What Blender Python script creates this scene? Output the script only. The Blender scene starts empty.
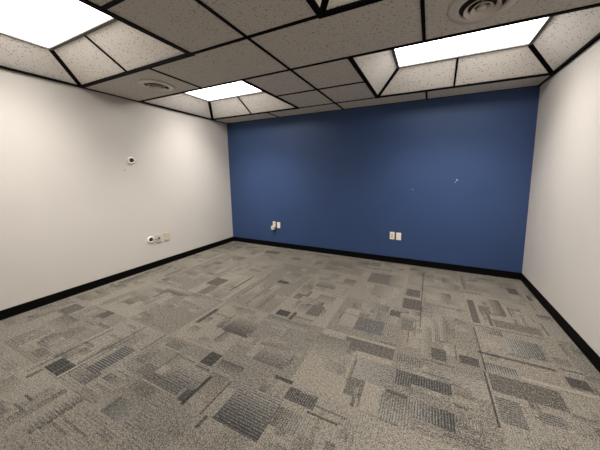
import bpy, bmesh, math, random
import numpy as np
from mathutils import Vector, Matrix
random.seed(7)
FT = 0.3048
H = 7.911                     # ceiling height in feet
XL, XR, YB, YF = -8.085, 8.058, 7.208, -7.0
scene = bpy.context.scene
col = scene.collection

def P(x, y, z):               # feet, z measured from the floor -> metres
    return Vector((x*FT, y*FT, z*FT))

# ------------------------------------------------------------------ materials
def mat(name, color, rough=0.6, metallic=0.0, bump=None, spec=0.5):
    m = bpy.data.materials.new(name); m.use_nodes = True
    nt = m.node_tree; b = nt.nodes['Principled BSDF']
    b.inputs['Base Color'].default_value = (*color, 1)
    b.inputs['Roughness'].default_value = rough
    b.inputs['Metallic'].default_value = metallic
    b.inputs['Specular IOR Level'].default_value = spec
    tc = nt.nodes.new('ShaderNodeTexCoord')
    n = nt.nodes.new('ShaderNodeTexNoise')
    sc, st, var = bump or (60.0, 0.05, 0.04)
    n.inputs['Scale'].default_value = sc; n.inputs['Detail'].default_value = 3
    nt.links.new(tc.outputs['Object'], n.inputs['Vector'])
    bp = nt.nodes.new('ShaderNodeBump'); bp.inputs['Strength'].default_value = st
    bp.inputs['Distance'].default_value = 0.002
    nt.links.new(n.outputs['Fac'], bp.inputs['Height'])
    nt.links.new(bp.outputs['Normal'], b.inputs['Normal'])
    mr = nt.nodes.new('ShaderNodeMapRange')
    mr.inputs['To Min'].default_value = 1-var; mr.inputs['To Max'].default_value = 1+var
    nt.links.new(n.outputs['Fac'], mr.inputs['Value'])
    mx = nt.nodes.new('ShaderNodeVectorMath'); mx.operation = 'SCALE'
    mx.inputs[0].default_value = color
    nt.links.new(mr.outputs['Result'], mx.inputs['Scale'])
    nt.links.new(mx.outputs['Vector'], b.inputs['Base Color'])
    return m

def wall_mat(name, c1, c2, scale, rough, spec):
    """painted drywall: faint blotches plus roller stipple"""
    m = mat(name, c1, rough, bump=(170.0, 0.5, 0.03), spec=spec)
    nt = m.node_tree; b = nt.nodes['Principled BSDF']
    old = b.inputs['Base Color'].links[0].from_socket
    tc = nt.nodes.new('ShaderNodeTexCoord')
    n = nt.nodes.new('ShaderNodeTexNoise'); n.inputs['Scale'].default_value = scale
    n.inputs['Detail'].default_value = 4
    nt.links.new(tc.outputs['Object'], n.inputs['Vector'])
    mr = nt.nodes.new('ShaderNodeMapRange'); mr.inputs['From Min'].default_value = .35; mr.inputs['From Max'].default_value = .65
    nt.links.new(n.outputs['Fac'], mr.inputs['Value'])
    mx = nt.nodes.new('ShaderNodeMix'); mx.data_type = 'RGBA'
    nt.links.new(mr.outputs['Result'], mx.inputs[0])
    nt.links.new(old, mx.inputs[6]); mx.inputs[7].default_value = (*c2, 1)
    nt.links.new(mx.outputs[2], b.inputs['Base Color'])
    return m

def tile_mat(name='ceiling_tile', TILE=None):
    """mineral-fibre ceiling tile: pale, with pin holes and short worm tracks"""
    m = mat(name, TILE, 0.95, bump=(300.0, 0.1, 0.06), spec=0.1)
    nt = m.node_tree; b = nt.nodes['Principled BSDF']
    old = b.inputs['Base Color'].links[0].from_socket
    tc = nt.nodes.new('ShaderNodeTexCoord')
    nz = nt.nodes.new('ShaderNodeTexNoise'); nz.inputs['Scale'].default_value = 90
    nt.links.new(tc.outputs['Object'], nz.inputs['Vector'])
    ad = nt.nodes.new('ShaderNodeVectorMath'); ad.operation = 'MULTIPLY_ADD'
    ad.inputs[1].default_value = (.012, .012, .012)
    nt.links.new(nz.outputs['Color'], ad.inputs[0]); nt.links.new(tc.outputs['Object'], ad.inputs[2])
    v = nt.nodes.new('ShaderNodeTexVoronoi'); v.inputs['Scale'].default_value = 75
    v.inputs['Randomness'].default_value = 1
    nt.links.new(ad.outputs['Vector'], v.inputs['Vector'])
    # only some cells carry a hole
    sep = nt.nodes.new('ShaderNodeSeparateColor'); nt.links.new(v.outputs['Color'], sep.inputs['Color'])
    mr = nt.nodes.new('ShaderNodeMapRange'); mr.inputs['From Min'].default_value = .35; mr.inputs['From Max'].default_value = 1
    mr.inputs['To Min'].default_value = 0.0; mr.inputs['To Max'].default_value = .42
    nt.links.new(sep.outputs['Red'], mr.inputs['Value'])
    lt = nt.nodes.new('ShaderNodeMath'); lt.operation = 'LESS_THAN'
    nt.links.new(v.outputs['Distance'], lt.inputs[0]); nt.links.new(mr.outputs['Result'], lt.inputs[1])
    mx = nt.nodes.new('ShaderNodeMix'); mx.data_type = 'RGBA'
    nt.links.new(lt.outputs[0], mx.inputs[0]); nt.links.new(old, mx.inputs[6])
    mx.inputs[7].default_value = (TILE[0]*.38, TILE[1]*.36, TILE[2]*.34, 1)
    nt.links.new(mx.outputs[2], b.inputs['Base Color'])
    return m

def emit_mat(name, color, strength):
    m = bpy.data.materials.new(name); m.use_nodes = True
    nt = m.node_tree; b = nt.nodes['Principled BSDF']
    b.inputs['Base Color'].default_value = (.8, .8, .8, 1)
    b.inputs['Emission Color'].default_value = (*color, 1)
    b.inputs['Emission Strength'].default_value = strength
    return m

def carpet_mat():
    m = bpy.data.materials.new('carpet'); m.use_nodes = True
    nt = m.node_tree; N = nt.nodes; L = nt.links; b = N['Principled BSDF']
    b.inputs['Roughness'].default_value = 1.0
    b.inputs['Specular IOR Level'].default_value = 0.05
    at = N.new('ShaderNodeAttribute'); at.attribute_name = 'pattern'
    sp = N.new('ShaderNodeSeparateColor'); L.new(at.outputs['Color'], sp.inputs['Color'])
    tc = N.new('ShaderNodeTexCoord')
    sx = N.new('ShaderNodeSeparateXYZ'); L.new(tc.outputs['Object'], sx.inputs[0])
    def math_(op, a, b_=None, c=None):
        n = N.new('ShaderNodeMath'); n.operation = op
        for i, v in enumerate((a, b_, c)):
            if v is None: continue
            if isinstance(v, (int, float)): n.inputs[i].default_value = v
            else: L.new(v, n.inputs[i])
        return n.outputs[0]
    per = 0.052*FT
    def rib(axis):
        s = math_('SINE', math_('MULTIPLY', sx.outputs[axis], 2*math.pi/per))
        return s
    rx, ry = rib('X'), rib('Y')
    # B > .5 : ribs run along y (vary with x)
    sel = math_('GREATER_THAN', sp.outputs['Blue'], 0.5)
    s = math_('ADD', math_('MULTIPLY', rx, sel), math_('MULTIPLY', ry, math_('SUBTRACT', 1.0, sel)))
    ribv = math_('MULTIPLY', s, sp.outputs['Green'])
    n1 = N.new('ShaderNodeTexNoise'); n1.inputs['Scale'].default_value = 190; n1.inputs['Detail'].default_value = 5; n1.inputs['Roughness'].default_value = .7
    L.new(tc.outputs['Object'], n1.inputs['Vector'])
    n2 = N.new('ShaderNodeTexNoise'); n2.inputs['Scale'].default_value = 60; n2.inputs['Detail'].default_value = 3
    L.new(tc.outputs['Object'], n2.inputs['Vector'])
    sp1 = math_('MULTIPLY', math_('SUBTRACT', n1.outputs['Fac'], 0.5), 4.2)
    sp2 = math_('MULTIPLY', math_('SUBTRACT', n2.outputs['Fac'], 0.5), 0.9)
    v = math_('SUBTRACT', 0.80, math_('MULTIPLY', sp.outputs['Red'], 0.80))
    v = math_('ADD', v, math_('MULTIPLY', ribv, 0.25))
    v = math_('ADD', v, math_('ADD', sp1, sp2))
    cr = N.new('ShaderNodeValToRGB'); L.new(v, cr.inputs['Fac'])
    e = cr.color_ramp.elements
    e[0].position = 0.0; e[0].color = (*C_DARK, 1)
    e[1].position = 1.0; e[1].color = (*C_LIGHT, 1)
    k = e.new(0.45); k.color = (*C_MID, 1)
    # attribute alpha-like tint: bluish yarn in ribbed areas
    mx = N.new('ShaderNodeMix'); mx.data_type = 'RGBA'; mx.blend_type = 'MULTIPLY'
    L.new(sp.outputs['Green'], mx.inputs[0]); L.new(cr.outputs['Color'], mx.inputs[6])
    mx.inputs[7].default_value = (.90, .96, 1.06, 1)
    L.new(mx.outputs[2], b.inputs['Base Color'])
    bp = N.new('ShaderNodeBump'); bp.inputs['Strength'].default_value = .5; bp.inputs['Distance'].default_value = .003
    L.new(math_('ADD', n1.outputs['Fac'], math_('MULTIPLY', ribv, .5)), bp.inputs['Height'])
    L.new(bp.outputs['Normal'], b.inputs['Normal'])
    return m

TILE = (.55, .515, .468)
C_DARK = (.018, .017, .016); C_MID = (.066, .060, .052); C_LIGHT = (.225, .197, .157)
M = dict(
    wall=wall_mat('warm_white_paint', (.60, .56, .515), (.585, .548, .502), 2.5, .55, .35),
    blue=wall_mat('blue_paint', (.031, .062, .158), (.034, .067, .167), 2.0, .5, .35),
    tile=tile_mat('ceiling_tile', TILE), tile_lit=tile_mat('coffer_tile_lit', (.84, .79, .73)),  # second one: paler copy for the slopes, lamp light painted into its colour
    black=mat('black_tee_paint', (.004, .0038, .0035), .6, spec=.04),
    base=mat('black_vinyl', (.004, .0038, .0036), .6, spec=.04),
    vent=mat('vent_enamel', (.60, .55, .49), .4),
    dark=mat('dark_cavity', (.02, .018, .016), .8),
    white=mat('white_plastic', (.80, .77, .72), .4),
    ivory=mat('ivory_plastic', (.86, .79, .65), .4),
    ivory2=mat('ivory_insert', (.66, .57, .42), .45),
    slot=mat('slot_dark', (.02, .02, .02), .7),
    almond=mat('almond_plastic', (.55, .49, .37), .45),
    lens=emit_mat('lit_lens', (1.0, .97, .93), 8.0),
    metal=mat('grey_metal', (.12, .115, .11), .5, .3),
    hole=mat('grommet_bore', (.06, .05, .045), .8),
    cable=mat('grey_cable', (.10, .095, .09), .5),
    chip=mat('bare_plaster', (.45, .47, .52), .9),
    scuff=mat('scuff', (.25, .22, .19), .9),
    carpet=carpet_mat(),
)

# ------------------------------------------------------------------ helpers
def obj(name, bm, m, parent=None, smooth=False, bevel=0):
    bmesh.ops.recalc_face_normals(bm, faces=bm.faces)
    me = bpy.data.meshes.new(name); bm.to_mesh(me); bm.free()
    o = bpy.data.objects.new(name, me); col.objects.link(o)
    me.materials.append(m)
    if smooth:
        for p in me.polygons: p.use_smooth = True
    if parent is not None:
        o.parent = parent
    if bevel:
        md = o.modifiers.new('bevel', 'BEVEL'); md.width = bevel*FT; md.segments = 2; md.limit_method = 'ANGLE'
    return o

def box(bm, x0, x1, y0, y1, z0, z1, o=(0, 0, 0)):
    """feet, z from the floor, minus local origin o (feet)"""
    v = [bm.verts.new(P(x-o[0], y-o[1], z-o[2])) for z in (z0, z1) for y in (y0, y1) for x in (x0, x1)]
    for f in ((0, 1, 3, 2), (4, 5, 7, 6), (0, 1, 5, 4), (2, 3, 7, 6), (0, 2, 6, 4), (1, 3, 7, 5)):
        bm.faces.new([v[i] for i in f])

def slab(bm, pts, thick, o=(0, 0, 0)):
    """polygon (feet) thickened along its normal by 'thick' feet"""
    p = [P(a[0]-o[0], a[1]-o[1], a[2]-o[2]) for a in pts]
    n = (p[1]-p[0]).cross(p[2]-p[0]).normalized()*thick*FT
    if n.z < 0: n = -n
    a = [bm.verts.new(q) for q in p]; b = [bm.verts.new(q+n) for q in p]
    bm.faces.new(a); bm.faces.new(b[::-1])
    for i in range(len(p)):
        j = (i+1) % len(p); bm.faces.new((a[i], a[j], b[j], b[i]))

def bar(bm, a, b, w, t, up=(0, 0, 1), o=(0, 0, 0)):
    """rectangular bar from a to b (feet)"""
    A = P(a[0]-o[0], a[1]-o[1], a[2]-o[2]); B = P(b[0]-o[0], b[1]-o[1], b[2]-o[2])
    d = (B-A).normalized(); s = d.cross(Vector(up)).normalized()*w*FT/2; u = s.cross(d).normalized()*t*FT/2
    r = [[bm.verts.new(q+sx*s+su*u) for sx, su in ((-1, -1), (1, -1), (1, 1), (-1, 1))] for q in (A, B)]
    bm.faces.new(r[0]); bm.faces.new(r[1])
    for i in range(4):
        j = (i+1) % 4; bm.faces.new((r[0][i], r[0][j], r[1][j], r[1][i]))

def lathe(bm, prof, axis='z', seg=48, c=(0, 0, 0)):
    """prof: closed list of (radius, height) in feet round the local axis"""
    rings = []
    for r, h in prof:
        ring = []
        for k in range(seg):
            a = 2*math.pi*k/seg; q = (r*math.cos(a), r*math.sin(a), h)
            if axis == 'x': q = (h, q[0], q[1])
            if axis == 'y': q = (q[0], h, q[1])
            ring.append(bm.verts.new(P(q[0]+c[0], q[1]+c[1], q[2]+c[2])))
        rings.append(ring)
    n = len(prof)
    for i in range(n):
        j = (i+1) % n
        for k in range(seg):
            l = (k+1) % seg
            bm.faces.new((rings[i][k], rings[i][l], rings[j][l], rings[j][k]))

def struct(o, label=None):
    o['kind'] = 'structure'
    if label: o['label'] = label
    return o

def thing(name, label, cat, loc, group=None):
    o = bpy.data.objects.new(name, None); col.objects.link(o)
    o.empty_display_size = .05
    o.location = P(*loc); o['label'] = label; o['category'] = cat
    if group: o['group'] = group
    return o

# ------------------------------------------------------------------ room shell
T = .35
b = bmesh.new(); box(b, XL-T, XL, YF-T, YB+T, -.05, H+.05); wl = struct(obj('wall_left', b, M['wall']), 'plain warm white wall on the left')
b = bmesh.new(); box(b, XR, XR+T, YF-T, YB+T, -.05, H+.05); struct(obj('wall_right', b, M['wall']), 'plain warm white wall on the right')
b = bmesh.new(); box(b, XL, XR, YB, YB+T, -.05, H+.05); wb = struct(obj('wall_back', b, M['blue']), 'deep blue painted wall at the far end')
b = bmesh.new(); box(b, XL, XR, YF-T, YF, -.05, H+.05); struct(obj('wall_front', b, M['wall']), 'warm white wall behind the viewpoint')

BH = .30
for nm, r in (('left', (XL, XL+.025, YF, YB)), ('right', (XR-.025, XR, YF, YB)),
              ('back', (XL+.025, XR-.025, YB-.025, YB)), ('front', (XL+.025, XR-.025, YF, YF+.025))):
    b = bmesh.new(); box(b, *r, 0.0, BH)
    # little cove toe at the carpet
    x0, x1, y0, y1 = r; e = .018
    if nm == 'left': x1 += e
    if nm == 'right': x0 -= e
    if nm == 'back': y0 -= e
    if nm == 'front': y1 += e
    box(b, x0, x1, y0, y1, 0.0, .035)
    struct(obj('baseboard_'+nm, b, M['base']), 'black vinyl baseboard')

# ceiling of lay-in tiles (with the four coffer openings left out)
COF = [(-8, -2, 2, 6), (2, 8, 2, 6), (-8, -2, -4, 0), (2, 8, -4, 0)]
xs = [XL, -8, -4, -2, 0, 2, 4, 8, XR]; ys = [YF, -6, -4, -2, 0, 2, 4, 6, YB]
b = bmesh.new()
for i in range(len(xs)-1):
    for j in range(len(ys)-1):
        cx, cy = (xs[i]+xs[i+1])/2, (ys[j]+ys[j+1])/2
        if any(a < cx < c and d < cy < e for a, c, d, e in COF): continue
        box(b, xs[i], xs[i+1], ys[j], ys[j+1], H, H+.06)
struct(obj('ceiling', b, M['tile']), 'suspended ceiling of speckled grey beige tiles')

# exposed tee grid
TW = .082; DR = .022
b = bmesh.new()
def tee_x(y, x0, x1): box(b, x0, x1, y-TW/2, y+TW/2, H-DR, H+.01)
def tee_y(x, y0, y1): box(b, x-TW/2, x+TW/2, y0, y1, H-DR, H+.01)
for y in (0, 2, 6, -4): tee_x(y, XL, XR)
tee_x(4, -2, 2); tee_x(-2, -2, 2); tee_x(-6, XL, XR)
tee_y(0, YF, YB)
tee_y(-4, 0, 2); tee_y(4, 0, 2); tee_y(-4, 6, YB); tee_y(4, 6, YB)
tee_y(-4, YF, -4); tee_y(4, YF, -4)
struct(obj('trim_1', b, M['black']), 'black tee grid of the suspended ceiling')
b = bmesh.new(); A = .07
box(b, XL, XL+A, YF, YB, H-.03, H+.005); box(b, XR-A, XR, YF, YB, H-.03, H+.005)
box(b, XL+A, XR-A, YF, YF+A, H-.03, H+.005)
struct(obj('trim_2', b, M['black']), 'black wall angle round the ceiling edge')
b = bmesh.new(); box(b, XL+A, XR-A, YB-.03, YB, H-.02, H+.005)  # thin dark strip where the tiles meet the blue wall
struct(obj('trim_3', b, M['black']), 'thin dark strip above the blue wall')

# ------------------------------------------------------------------ coffered lights
RISE = .67
WATTS = 27
def coffer(x0, x1, y0, y1, label):
    c = ((x0+x1)/2, (y0+y1)/2, H)
    t = thing('coffered_light', label, 'ceiling light', c, 'coffered lights in the tile ceiling')
    zi = H+RISE; ix0, ix1, iy0, iy1 = x0+1, x1-1, y0+1.06, y1-1.06
    # rim
    w = .07; wn = .04
    b = bmesh.new()
    box(b, x0-w, x0+w, y0-wn, y1+w, H-.03, H+.012, c); box(b, x1-w, x1+w, y0-wn, y1+w, H-.03, H+.012, c)
    box(b, x0+w, x1-w, y0-wn, y0+wn, H-.03, H+.012, c); box(b, x0+w, x1-w, y1-w, y1+w, H-.03, H+.012, c)
    obj('rim_frame', b, M['black'], t)
    # sloped tiles
    cx = (x0+x1)/2
    th = -.05
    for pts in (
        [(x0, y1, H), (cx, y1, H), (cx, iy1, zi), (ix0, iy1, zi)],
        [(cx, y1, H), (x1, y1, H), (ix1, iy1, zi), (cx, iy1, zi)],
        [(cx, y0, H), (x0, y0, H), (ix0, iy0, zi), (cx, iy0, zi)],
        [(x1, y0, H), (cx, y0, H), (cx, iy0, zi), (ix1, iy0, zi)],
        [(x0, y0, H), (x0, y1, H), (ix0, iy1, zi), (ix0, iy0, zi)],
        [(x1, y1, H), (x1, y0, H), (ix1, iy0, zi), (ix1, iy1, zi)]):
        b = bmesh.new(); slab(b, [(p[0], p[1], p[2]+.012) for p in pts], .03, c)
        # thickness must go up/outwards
        obj('sloped_panel', b, M['tile_lit'], t)
    for (xa, ya, xb, yb) in ((x0, y0, ix0, iy0), (x1, y0, ix1, iy0), (x0, y1, ix0, iy1), (x1, y1, ix1, iy1)):
        b = bmesh.new(); bar(b, (xa, ya, H+.0), (xb, yb, zi), .16, .04, o=c)
        obj('hip_bar', b, M['black'], t)
    for (ya, yb) in ((y0, iy0), (y1, iy1)):
        b = bmesh.new(); bar(b, (cx, ya, H), (cx, yb, zi), .07, .03, o=c)
        obj('divider_bar', b, M['black'], t)
    # light box at the top of the coffer
    b = bmesh.new(); f = .05
    for r in ((ix0-f, ix0+f, iy0-f, iy1+f), (ix1-f, ix1+f, iy0-f, iy1+f), (ix0+f, ix1-f, iy0-f, iy0+f), (ix0+f, ix1-f, iy1-f, iy1+f)):
        box(b, *r, zi-.035, zi+.14, c)
    obj('lamp_frame', b, M['metal'], t)
    b = bmesh.new(); box(b, ix0+f, ix1-f, iy0+f, iy1-f, zi+.01, zi+.03, c)
    obj('diffuser', b, M['lens'], t)
    ld = bpy.data.lights.new('tube_light', 'AREA'); ld.shape = 'RECTANGLE'
    ld.size = 3.9*FT; ld.size_y = 1.75*FT; ld.energy = WATTS; ld.spread = math.radians(104); ld.color = (1, .965, .925)
    lo = bpy.data.objects.new('tube_light', ld); col.objects.link(lo); lo.parent = t
    lo.location = P(0, 0, RISE+.004)
    return t
coffer(-8, -2, 2, 6, 'lit coffered ceiling light in the far left corner by the blue wall')
coffer(2, 8, 2, 6, 'long lit coffered ceiling light in the far right corner over the blue wall')
coffer(-8, -2, -4, 0, 'lit coffered ceiling light nearest on the left, above the plain stretch of white wall')
coffer(2, 8, -4, 0, 'coffered ceiling light at the top edge, nearest the viewpoint on the right')

# ------------------------------------------------------------------ round ceiling vents
def vent(x, y, label, s=1.0):
    t = thing('ceiling_vent', label, 'ceiling vent', (x, y, H), 'round vents in the ceiling')
    def cone(name, r0, z0, r1, z1, th=.012, m='vent'):
        b = bmesh.new()
        lathe(b, [(r0*s, z0), (r0*s, z0-th), (r1*s, z1-th), (r1*s, z1)], seg=64)
        return obj(name, b, M[m], t, smooth=False)
    # flat flange
    b = bmesh.new(); lathe(b, [(.50*s, -.002), (.495*s, -.025), (.44*s, -.03), (.39*s, -.065), (.355*s, -.065), (.33*s, -.035), (.33*s, .0), (.34*s, .002)], seg=64)
    obj('flange', b, M['vent'], t, smooth=True)
    b = bmesh.new(); lathe(b, [(.335*s, -.001), (.335*s, -.006), (.002, -.006), (.002, -.001)], seg=64)
    obj('throat', b, M['dark'], t)
    cone('cone_ring', .26, -.085, .20, -.035, .02)
    cone('cone_ring', .16, -.095, .11, -.035, .02)
    b = bmesh.new(); lathe(b, [(.05*s, -.03), (.065*s, -.09), (.04*s, -.105), (.002, -.11), (.002, -.03)], seg=32)
    obj('centre_cap', b, M['vent'], t, smooth=True)
    for k in range(3):
        a = k*2*math.pi/3+.4
        b = bmesh.new(); bar(b, (.05*s*math.cos(a), .05*s*math.sin(a), -.035), (.335*s*math.cos(a), .335*s*math.sin(a), -.035), .02, .03)
        obj('spoke', b, M['vent'], t)
vent(-5.28, 1.08, 'small round ceiling vent between the two left coffered lights', 1.15)
vent(5.1, 1.02, 'round ceiling vent with concentric rings in front of right coffered light', 1.25)

# ------------------------------------------------------------------ wall plates etc.
EPS = .001
def plate(wall, u, z, w, h, label, kind, m='ivory', group=None):
    """wall 'L' = left wall (u is y), 'B' = blue wall (u is x)"""
    name = {'duplex': 'power_outlet', 'blank': 'wall_plate', 'jack': 'data_jack_plate', 'decora': 'power_outlet'}[kind]
    loc = (XL, u, z) if wall == 'L' else (u, YB, z)
    t = thing(name, label, {'duplex': 'outlet', 'decora': 'outlet', 'blank': 'wall plate', 'jack': 'wall plate'}[kind], loc, group)
    def bx(bm, a0, a1, d0, d1, z0, z1):
        if wall == 'L': box(bm, d0, d1, a0, a1, z0, z1)
        else: box(bm, a0, a1, -d1, -d0, z0, z1)
    PT = .022 if wall == 'B' else .03
    b = bmesh.new(); bx(b, -w/2, w/2, 0, PT, -h/2, h/2)
    obj('cover_plate', b, M[m], t, bevel=.008)
    if kind == 'duplex':
        for s in (-1, 1):
            b = bmesh.new(); bx(b, -.055, .055, .018, PT+.006, s*.083-.055, s*.083+.055)
            r = obj('receptacle', b, M['ivory2'], t, bevel=.01)
            for q in (-1, 1):
                b = bmesh.new(); bx(b, q*.022-.004, q*.022+.004, PT+.0065, PT+.008, s*.083-.008, s*.083+.03)
                obj('slot', b, M['slot'], r)
    elif kind == 'decora':
        b = bmesh.new(); bx(b, -.055, .055, .018, .028, -.115, .115)
        r = obj('receptacle', b, M['ivory2'], t, bevel=.006)
        for s in (-1, 1):
            for q in (-1, 1):
                b = bmesh.new(); bx(b, q*.022-.004, q*.022+.004, .0285, .030, s*.06-.012, s*.06+.022)
                obj('slot', b, M['slot'], r)
    elif kind == 'jack':
        b = bmesh.new(); bx(b, -.045, .045, .020, .035, -.03, .055)
        obj('jack', b, M['slot'], t)
    else:
        b = bmesh.new(); bx(b, -.06, .06, .020, .025, -.12, .12)
        obj('insert', b, M[m], t, bevel=.004)
        for s in (-1, 1):
            b = bmesh.new(); bx(b, -.01, .01, .020, .026, s*.155-.01, s*.155+.01)
            obj('screw', b, M['ivory2'], t)
    return t

plate('L', 2.31, H-6.50, .27, .40, 'beige wall plate with dark jack beside the lower round grommet', 'jack', 'almond')
plate('L', 2.70, H-6.50, .27, .40, 'beige outlet on white wall, right of the plate with the cable', 'duplex', 'almond')
plate('B', -4.60, H-6.49, .20, .40, 'ivory outlet on the blue wall with a white adapter plugged in', 'duplex')
plate('B', -4.27, H-6.50, .23, .38, 'ivory wall plate beside the adapter, left end of the blue wall', 'blank')
plate('B', 2.64, H-6.50, .23, .38, 'ivory outlet in the right pair on the blue wall, darker centre', 'decora')
plate('B', 2.96, H-6.51, .24, .38, 'plain ivory wall plate, rightmost on the blue wall', 'blank')

# adapter plugged in the left outlet
t = thing('power_adapter', 'small white adapter plugged into the leftmost outlet on blue wall', 'adapter', (-4.60, YB-.028, H-6.68))
b = bmesh.new(); box(b, -.13, .09, -.16, 0, -.12, .12); obj('body', b, M['vent'], t, bevel=.03)
b = bmesh.new(); box(b, .08, .13, -.12, -.02, -.02, .10); obj('side_tab', b, M['almond'], t, bevel=.01)
b = bmesh.new()
bar(b, (0, -.08, -.12), (.03, -.07, -.22), .035, .035, up=(0, 1, 0)); obj('cord_stub', b, M['slot'], t)

def grommet(y, z, label, r=.16):
    t = thing('cable_grommet', label, 'grommet', (XL, y, z), 'round cable grommets on the left wall')
    b = bmesh.new(); lathe(b, [(r, 0), (r, .02), (r*.85, .045), (r*.6, .045), (r*.58, .0)], axis='x', seg=40)
    obj('ring', b, M['white'], t, smooth=True)
    b = bmesh.new(); lathe(b, [(r*.6, .002), (r*.6, .018), (.002, .018), (.002, .002)], axis='x', seg=32)
    obj('bore', b, M['hole'], t)
    b = bmesh.new(); lathe(b, [(r*.26, .016), (r*.22, .035), (.002, .035), (.002, .016)], axis='x', seg=20)
    o = obj('inner_plug', b, M['slot'], t); o.location = P(0, .01, -.01)
grommet(1.45, H-2.69, 'white round cable grommet high on the left wall')
grommet(1.93, H-6.47, 'white round cable grommet low on left wall by the beige plates')

# short cable from the lower grommet to the jack
cp = [Vector(p) for p in [(.0, 1.95, -6.47), (.06, 2.0, -6.49), (.10, 2.08, -6.505), (.11, 2.15, -6.51), (.10, 2.22, -6.50), (.07, 2.28, -6.485), (.02, 2.31, -6.47)]]
b = bmesh.new(); rings = []
for i, p in enumerate(cp):
    d = (cp[min(i+1, len(cp)-1)]-cp[max(i-1, 0)]).normalized(); s1 = d.cross(Vector((0, 0, 1))).normalized(); s2 = s1.cross(d)
    rings.append([b.verts.new(P(*(Vector((XL, 0, H))+p+(s1*math.cos(a*math.pi/4)+s2*math.sin(a*math.pi/4))*.014))) for a in range(8)])
for i in range(len(cp)-1):
    for k in range(8):
        l = (k+1) % 8; b.faces.new((rings[i][k], rings[i][l], rings[i+1][l], rings[i+1][k]))
b.faces.new(rings[0]); b.faces.new(rings[-1])
dc = obj('data_cable', b, M['cable'], smooth=True)
dc['label'] = 'short grey cable joining the low round grommet to the beige plate'; dc['category'] = 'cable'

# marks on the paint
def mark(name, parent, wall, u, z, rx, rz, m, tilt=0):
    b = bmesh.new(); n = 9
    v = []
    for k in range(n):
        a = 2*math.pi*k/n; j = random.uniform(.75, 1.15)
        q, s = rx*j*math.cos(a), rz*j*math.sin(a)
        q, s = q*math.cos(tilt)-s*math.sin(tilt), q*math.sin(tilt)+s*math.cos(tilt)
        v.append((XL+.003, u+q, z+s) if wall == 'L' else (u+q, YB-.003, z+s))
    b.faces.new([b.verts.new(P(*p)) for p in v])
    obj(name, b, M[m], parent)
mark('scuff_mark', wl, 'L', 1.17, H-3.12, .045, .02, 'scuff', .6)
mark('paint_chip', wb, 'B', 3.54, H-4.13, .025, .025, 'chip')
mark('paint_chip', wb, 'B', 5.41, H-3.67, .035, .045, 'chip', .5)
mark('paint_chip', wb, 'B', 5.35, H-3.76, .012, .05, 'chip', -.5)

# ------------------------------------------------------------------ camera (solved from the room's corners)
F = 238.4; YAW, PIT, ROL = -0.41094, -0.12254, -0.00718
fw = Vector((math.sin(YAW)*math.cos(PIT), math.cos(YAW)*math.cos(PIT), math.sin(PIT)))
r0 = fw.cross(Vector((0, 0, 1))).normalized(); u0 = r0.cross(fw)
rv = r0*math.cos(ROL)+u0*math.sin(ROL); uv = -r0*math.sin(ROL)+u0*math.cos(ROL)
CAMP = (4.2797, -5.0544, H-3.3843); PPX, PPY = 312.5+13.0, 214.5-10.5
cd = bpy.data.cameras.new('camera'); cam = bpy.data.objects.new('camera', cd); col.objects.link(cam)
mt = Matrix((rv, uv, -fw)).transposed().to_4x4(); mt.translation = P(*CAMP); cam.matrix_world = mt
cd.sensor_fit = 'HORIZONTAL'; cd.sensor_width = 36; cd.lens = F/600*36
cd.shift_x = (300-PPX)/600; cd.shift_y = (PPY-225)/600; cd.clip_start = .02
scene.camera = cam

# ------------------------------------------------------------------ carpet
def floor_pt(px, py):         # measured point of the photograph -> carpet coordinates (feet); used only to lay out the carpet weave
    d = fw + rv*((px-PPX)/F) - uv*((py-PPY)/F)
    k = -CAMP[2]/d.z
    return CAMP[0]+d.x*k, CAMP[1]+d.y*k
ORG = {1: (25, 310), 2: (25, 240), 3: (165, 310), 4: (165, 235), 5: (305, 310), 6: (305, 235), 7: (440, 310), 8: (440, 250)}
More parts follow.
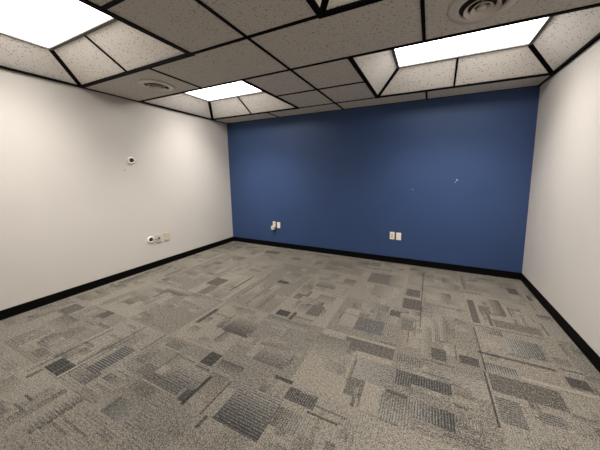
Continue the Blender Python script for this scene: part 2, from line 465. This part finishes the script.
# crop, x1,y1,x2,y2 (opposite corners), shade, rib strength, rib direction (0: along x, 1: along y)
R_ = '''
2 345 160 470 135 .5 .1 0
2 185 215 280 205 .4 .1 0
2 265 285 338 275 .65 0 0
2 60 315 205 300 .5 .2 0
2 55 370 150 370 .5 .1 0
2 410 215 505 200 .4 0 0
2 520 195 595 205 .55 0 0
2 410 285 485 285 .5 0 0
2 0 352 50 350 .4 0 0
2 20 420 100 420 .45 0 0
2 440 240 550 200 .35 .2 0
2 520 135 600 115 .4 0 0
2 275 240 420 195 .25 .1 0
2 225 305 262 315 .5 0 0
2 265 318 322 325 .45 0 0
2 0 300 130 262 .3 .1 0
1 68 215 197 207 .85 .5 0
1 228 215 415 152 .5 1 0 0
1 290 255 390 270 .5 .4 1
1 280 375 440 370 .5 .6 1
1 415 175 505 210 .4 .4 0
1 440 250 600 290 .5 .5 0
1 570 330 640 300 .75 .2 0
1 30 420 225 335 .5 .5 0
1 0 250 70 225 .5 .2 0
1 0 320 22 340 .6 0 0
1 430 150 540 95 .5 .4 0
1 500 130 610 130 .35 .3 0
1 420 35 490 28 .4 0 0
1 -10 440 120 400 .4 .4 0
3 130 195 215 170 .85 0 0
4 215 355 365 330 .75 .1 0 2
4 110 325 205 280 .7 0 0
4 410 295 475 290 .9 0 0
4 460 315 497 293 .75 0 0
4 418 178 468 175 .8 0 0
4 462 188 485 172 .6 0 0
4 150 182 240 170 .6 0 0
4 245 210 325 158 .7 .1 0
4 285 222 380 170 .5 0 0
4 370 65 435 65 .6 0 0
4 440 85 480 62 .5 0 0
4 475 90 515 88 .5 0 0
4 210 82 300 85 .5 0 0
4 0 205 105 220 .55 0 0
4 20 170 120 130 .35 0 0
4 100 85 135 85 .45 0 0
4 310 130 375 128 .45 .4 0
4 370 320 550 345 .4 .5 1
4 525 290 600 255 .55 .5 1
4 490 215 560 195 .45 .3 1
4 570 170 610 165 .45 .2 1
4 240 270 290 275 .5 0 0
4 60 250 130 255 .4 0 0
4 120 215 200 195 .45 0 0
4 190 352 265 300 .55 0 0
4 330 215 400 205 .35 0 0
4 345 95 420 110 .3 .2 0
4 430 130 520 120 .35 .2 1
4 165 230 215 205 .4 0 0
4 350 165 400 150 .45 0 0
4 180 140 250 120 .2 .1 0
3 170 225 300 215 .6 .4 0 -2
3 175 402 440 340 .74 .7 0 2
3 40 335 160 235 .75 .2 0
3 130 390 250 270 .65 .2 0
3 110 440 165 400 .65 .1 0
3 0 250 165 240 .45 .5 0
3 0 130 80 130 .4 .4 0
3 325 180 480 165 .5 .6 1
3 300 95 395 110 .4 .4 1
3 412 252 480 265 .8 .1 1
3 440 330 575 330 .6 .6 1
3 380 425 530 400 .5 .5 1
3 560 360 680 400 .45 .3 1
3 525 110 585 125 .5 0 0
3 60 175 115 195 .5 0 0
3 110 210 160 232 .6 0 0
5 160 98 325 192 .55 .1 1
5 280 120 335 136 .6 0 1
5 345 160 435 215 .4 .5 1
5 320 215 390 290 .6 .7 1
5 400 240 548 322 .68 .7 1
5 435 230 542 263 .6 0 1
5 380 325 565 460 .72 .8 1 -1
5 290 300 383 460 .4 .6 1
5 555 345 610 378 .65 .2 1
5 555 395 610 418 .6 .2 1
5 0 160 170 120 .38 .3 0
5 160 355 203 292 .55 .1 1
5 187 360 217 297 .45 .1 1
5 10 378 118 438 .7 .3 1
5 -10 305 45 335 .55 .3 1
5 205 385 345 440 .5 .2 1
5 470 140 530 195 .65 .1 1
5 480 20 525 125 .4 .3 1
5 560 30 610 80 .5 .2 1
5 575 165 615 205 .7 .1 1
5 555 130 570 190 .5 0 1
5 390 0 430 45 .5 .2 1
5 440 60 475 175 .35 .2 1
5 200 170 325 300 .3 .6 0
6 200 305 285 378 .5 .9 0
6 110 85 170 122 .45 0 0
6 35 190 125 180 .5 .4 0
6 250 140 320 190 .5 .2 1
6 325 150 380 195 .35 .1 1
6 380 200 430 235 .6 0 1
6 370 235 430 285 .65 0 1
6 433 252 600 288 .38 .7 1
6 435 195 500 220 .35 .2 1
6 320 280 362 310 .65 0 1
6 220 250 310 290 .45 .6 0
6 395 122 485 145 .5 0 1
6 440 145 485 190 .4 .1 1
6 510 160 570 205 .5 .1 1
6 0 295 75 270 .5 .3 0
6 120 285 200 305 .45 .5 0
6 205 100 230 130 .5 0 1
6 230 120 325 140 .5 0 1
6 260 185 330 240 .35 .3 1
6 100 225 145 235 .4 0 0
6 570 150 605 215 .5 0 1
6 40 140 120 150 .45 0 0
6 0 160 40 150 .3 0 0
6 120 175 170 200 .3 0 0
6 360 290 430 330 .35 .2 1
6 500 300 530 400 .35 .2 1
8 95 185 148 275 .6 0 1
8 150 230 170 275 .5 0 1
8 170 238 202 285 .6 0 1
8 165 180 250 250 .6 .2 1 -1
8 245 215 272 250 .6 0 1
8 240 140 300 170 .65 .2 1
8 315 170 347 192 .6 0 1
8 240 190 322 207 .45 0 1
8 195 262 385 325 .42 .1 1
8 325 235 352 270 .5 0 1
8 355 240 432 274 .55 0 1
8 370 275 402 322 .55 0 1
8 130 285 235 325 .45 .8 1
8 235 325 405 420 .48 .9 1
8 440 350 510 405 .45 .2 1
8 55 260 100 310 .4 .2 1
8 130 100 210 120 .4 .1 1
8 0 120 70 150 .4 .2 1
8 20 180 90 215 .35 .3 1
8 75 145 150 170 .4 .2 1
8 330 195 360 225 .4 0 1
7 70 165 150 215 .7 .1 1
7 160 195 300 262 .45 .8 1
7 455 245 575 310 .75 .1 1
7 440 215 530 243 .6 0 1
7 175 235 490 388 .52 .1 1
7 200 320 330 450 .38 .6 0
7 355 370 480 450 .38 .6 0
7 490 390 610 450 .4 .5 0
7 45 348 185 400 .5 .3 1
7 572 295 620 345 .55 0 1
7 50 395 150 450 .45 .6 1
7 145 150 225 185 .3 .5 1
'''
# thin yarn lines: crop, ends, width in feet, shade
L_ = '''
1 5 222 335 75 .05 .6
1 120 250 420 100 .04 .3
1 95 235 330 120 .03 -.35
1 115 248 200 208 .035 -.5
1 190 200 460 65 .05 .5
3 60 350 175 250 .06 .7
4 165 295 240 250 .05 .4
4 300 260 400 190 .05 .3
7 120 60 170 230 .03 .5
7 170 230 215 440 .035 .55
7 140 148 440 240 .07 .5
7 300 255 600 330 .06 -.25
5 300 300 385 330 .06 .4
5 440 190 560 210 .05 .3
6 430 140 445 350 .03 .4
8 120 282 385 330 .05 .35
4 190 155 280 110 .04 .3
'''
# the weave is laid out on a half inch raster stored in the floor mesh
CELL = 1/24
nx = int(round((XR-XL)/CELL)); ny = int(round((YB-YF)/CELL))
sh = np.zeros((ny, nx)); rb = np.zeros((ny, nx)); rd = np.zeros((ny, nx))
rng = np.random.default_rng(11)
# two foot carpet tiles, quarter turned: sets the rib direction, a faint overall tone and small blocks
TP = 2.0; ox, oy = 5.62, .95
def fill(x0, x1, y0, y1, s, r, d, fade=0, add=False):
    i0, i1 = sorted((int(round((x0-XL)/CELL)), int(round((x1-XL)/CELL)))); j0, j1 = sorted((int(round((y0-YF)/CELL)), int(round((y1-YF)/CELL))))
    i1 = max(i1, i0+1); j1 = max(j1, j0+1)
    i0, i1 = max(i0, 0), min(i1, nx); j0, j1 = max(j0, 0), min(j1, ny)
    if i1 <= i0 or j1 <= j0: return
    H_, W_ = j1-j0, i1-i0
    if fade == 0: g = np.ones((H_, W_))
    elif abs(fade) == 1: g = np.tile(np.linspace(1, .25, W_)[::fade], (H_, 1))
    else: g = np.tile(np.linspace(1, .25, H_)[::(1 if fade > 0 else -1)][:, None], (1, W_))
    if add: sh[j0:j1, i0:i1] += s*g
    else:
        sh[j0:j1, i0:i1] = s*g; rb[j0:j1, i0:i1] = r; rd[j0:j1, i0:i1] = d
x = ox-TP*7
while x < XR:
    y = oy-TP*5
    while y < YB:
        d = int(rng.random() < .5)
        fill(x, x+TP, y, y+TP, rng.uniform(.0, .32), rng.uniform(0, .4), d)
        for k in range(11):
            w, h = rng.choice([.17, .33, .5, .67, 1.0]), rng.choice([.17, .33, .5, .67])
            if d: w, h = h, w
            xa, ya = x+rng.uniform(0, TP-w), y+rng.uniform(0, TP-h)
            fill(xa, xa+w, ya, ya+h, rng.uniform(.12, .52), rng.uniform(0, .4), d, rng.choice([0, 1, -1, 2, -2]))
        for k in range(3):
            if d: xa = x+rng.uniform(0, TP); ya = y+rng.uniform(0, 1); fill(xa, xa+.05, ya, ya+rng.uniform(.4, 1), rng.uniform(.2, .4), 0, d)
            else: ya = y+rng.uniform(0, TP); xa = x+rng.uniform(0, 1); fill(xa, xa+rng.uniform(.4, 1), ya, ya+.05, rng.uniform(.2, .4), 0, d)
        y += TP
    x += TP
for ln in R_.strip().splitlines():
    a = ln.split(); o_ = ORG[int(a[0])]; q = [float(v) for v in a[1:]]
    xa, ya = floor_pt(o_[0]+q[0]/3.75, o_[1]+q[1]/3.75); xb, yb = floor_pt(o_[0]+q[2]/3.75, o_[1]+q[3]/3.75)
    fd = rng.choice([0, 0, 1, -1, 2, -2]) if q[4] < .6 else 0
    if len(q) > 7: fd = int(q[7])
    fill(xa, xb, ya, yb, q[4], q[5], q[6], fd)
for ln in L_.strip().splitlines():
    a = ln.split(); o_ = ORG[int(a[0])]; q = [float(v) for v in a[1:]]
    xa, ya = floor_pt(o_[0]+q[0]/3.75, o_[1]+q[1]/3.75); xb, yb = floor_pt(o_[0]+q[2]/3.75, o_[1]+q[3]/3.75)
    if abs(xb-xa) > abs(yb-ya): m_ = (ya+yb)/2; fill(xa, xb, m_-q[4]/2, m_+q[4]/2, q[5], 0, 0, add=True)
    else: m_ = (xa+xb)/2; fill(m_-q[4]/2, m_+q[4]/2, ya, yb, q[5], 0, 1, add=True)
sh = np.clip(sh, -.3, 1)

gx = np.linspace(XL, XR, nx+1)*FT; gy = np.linspace(YF, YB, ny+1)*FT
vx, vy = np.meshgrid(gx, gy)
co = np.zeros((vx.size, 3), np.float32); co[:, 0] = vx.ravel(); co[:, 1] = vy.ravel()
ii, jj = np.meshgrid(np.arange(nx), np.arange(ny)); base = (jj*(nx+1)+ii).ravel()
quads = np.stack([base, base+1, base+nx+2, base+nx+1], 1).astype(np.int32)
me = bpy.data.meshes.new('floor')
me.vertices.add(len(co)); me.vertices.foreach_set('co', co.ravel())
me.loops.add(quads.size); me.loops.foreach_set('vertex_index', quads.ravel())
me.polygons.add(len(quads)); me.polygons.foreach_set('loop_start', np.arange(0, quads.size, 4, dtype=np.int32))
me.polygons.foreach_set('loop_total', np.full(len(quads), 4, np.int32))
me.update(calc_edges=True); me.validate()
att = me.attributes.new('pattern', 'FLOAT_COLOR', 'CORNER')
cv = np.ones((len(quads), 4), np.float32)
cv[:, 0] = sh.ravel(); cv[:, 1] = rb.ravel(); cv[:, 2] = rd.ravel()
att.data.foreach_set('color', np.repeat(cv, 4, axis=0).ravel())
me.materials.append(M['carpet'])
fl = bpy.data.objects.new('floor', me); col.objects.link(fl)
struct(fl, 'patchwork carpet tiles in grey and beige')

# ------------------------------------------------------------------ light and colour
w = bpy.data.worlds.new('world'); scene.world = w; w.use_nodes = True
w.node_tree.nodes['Background'].inputs[0].default_value = (.02, .02, .02, 1)
w.node_tree.nodes['Background'].inputs[1].default_value = 0.0
scene.view_settings.view_transform = 'Standard'
scene.view_settings.look = 'None'
scene.view_settings.exposure = 0
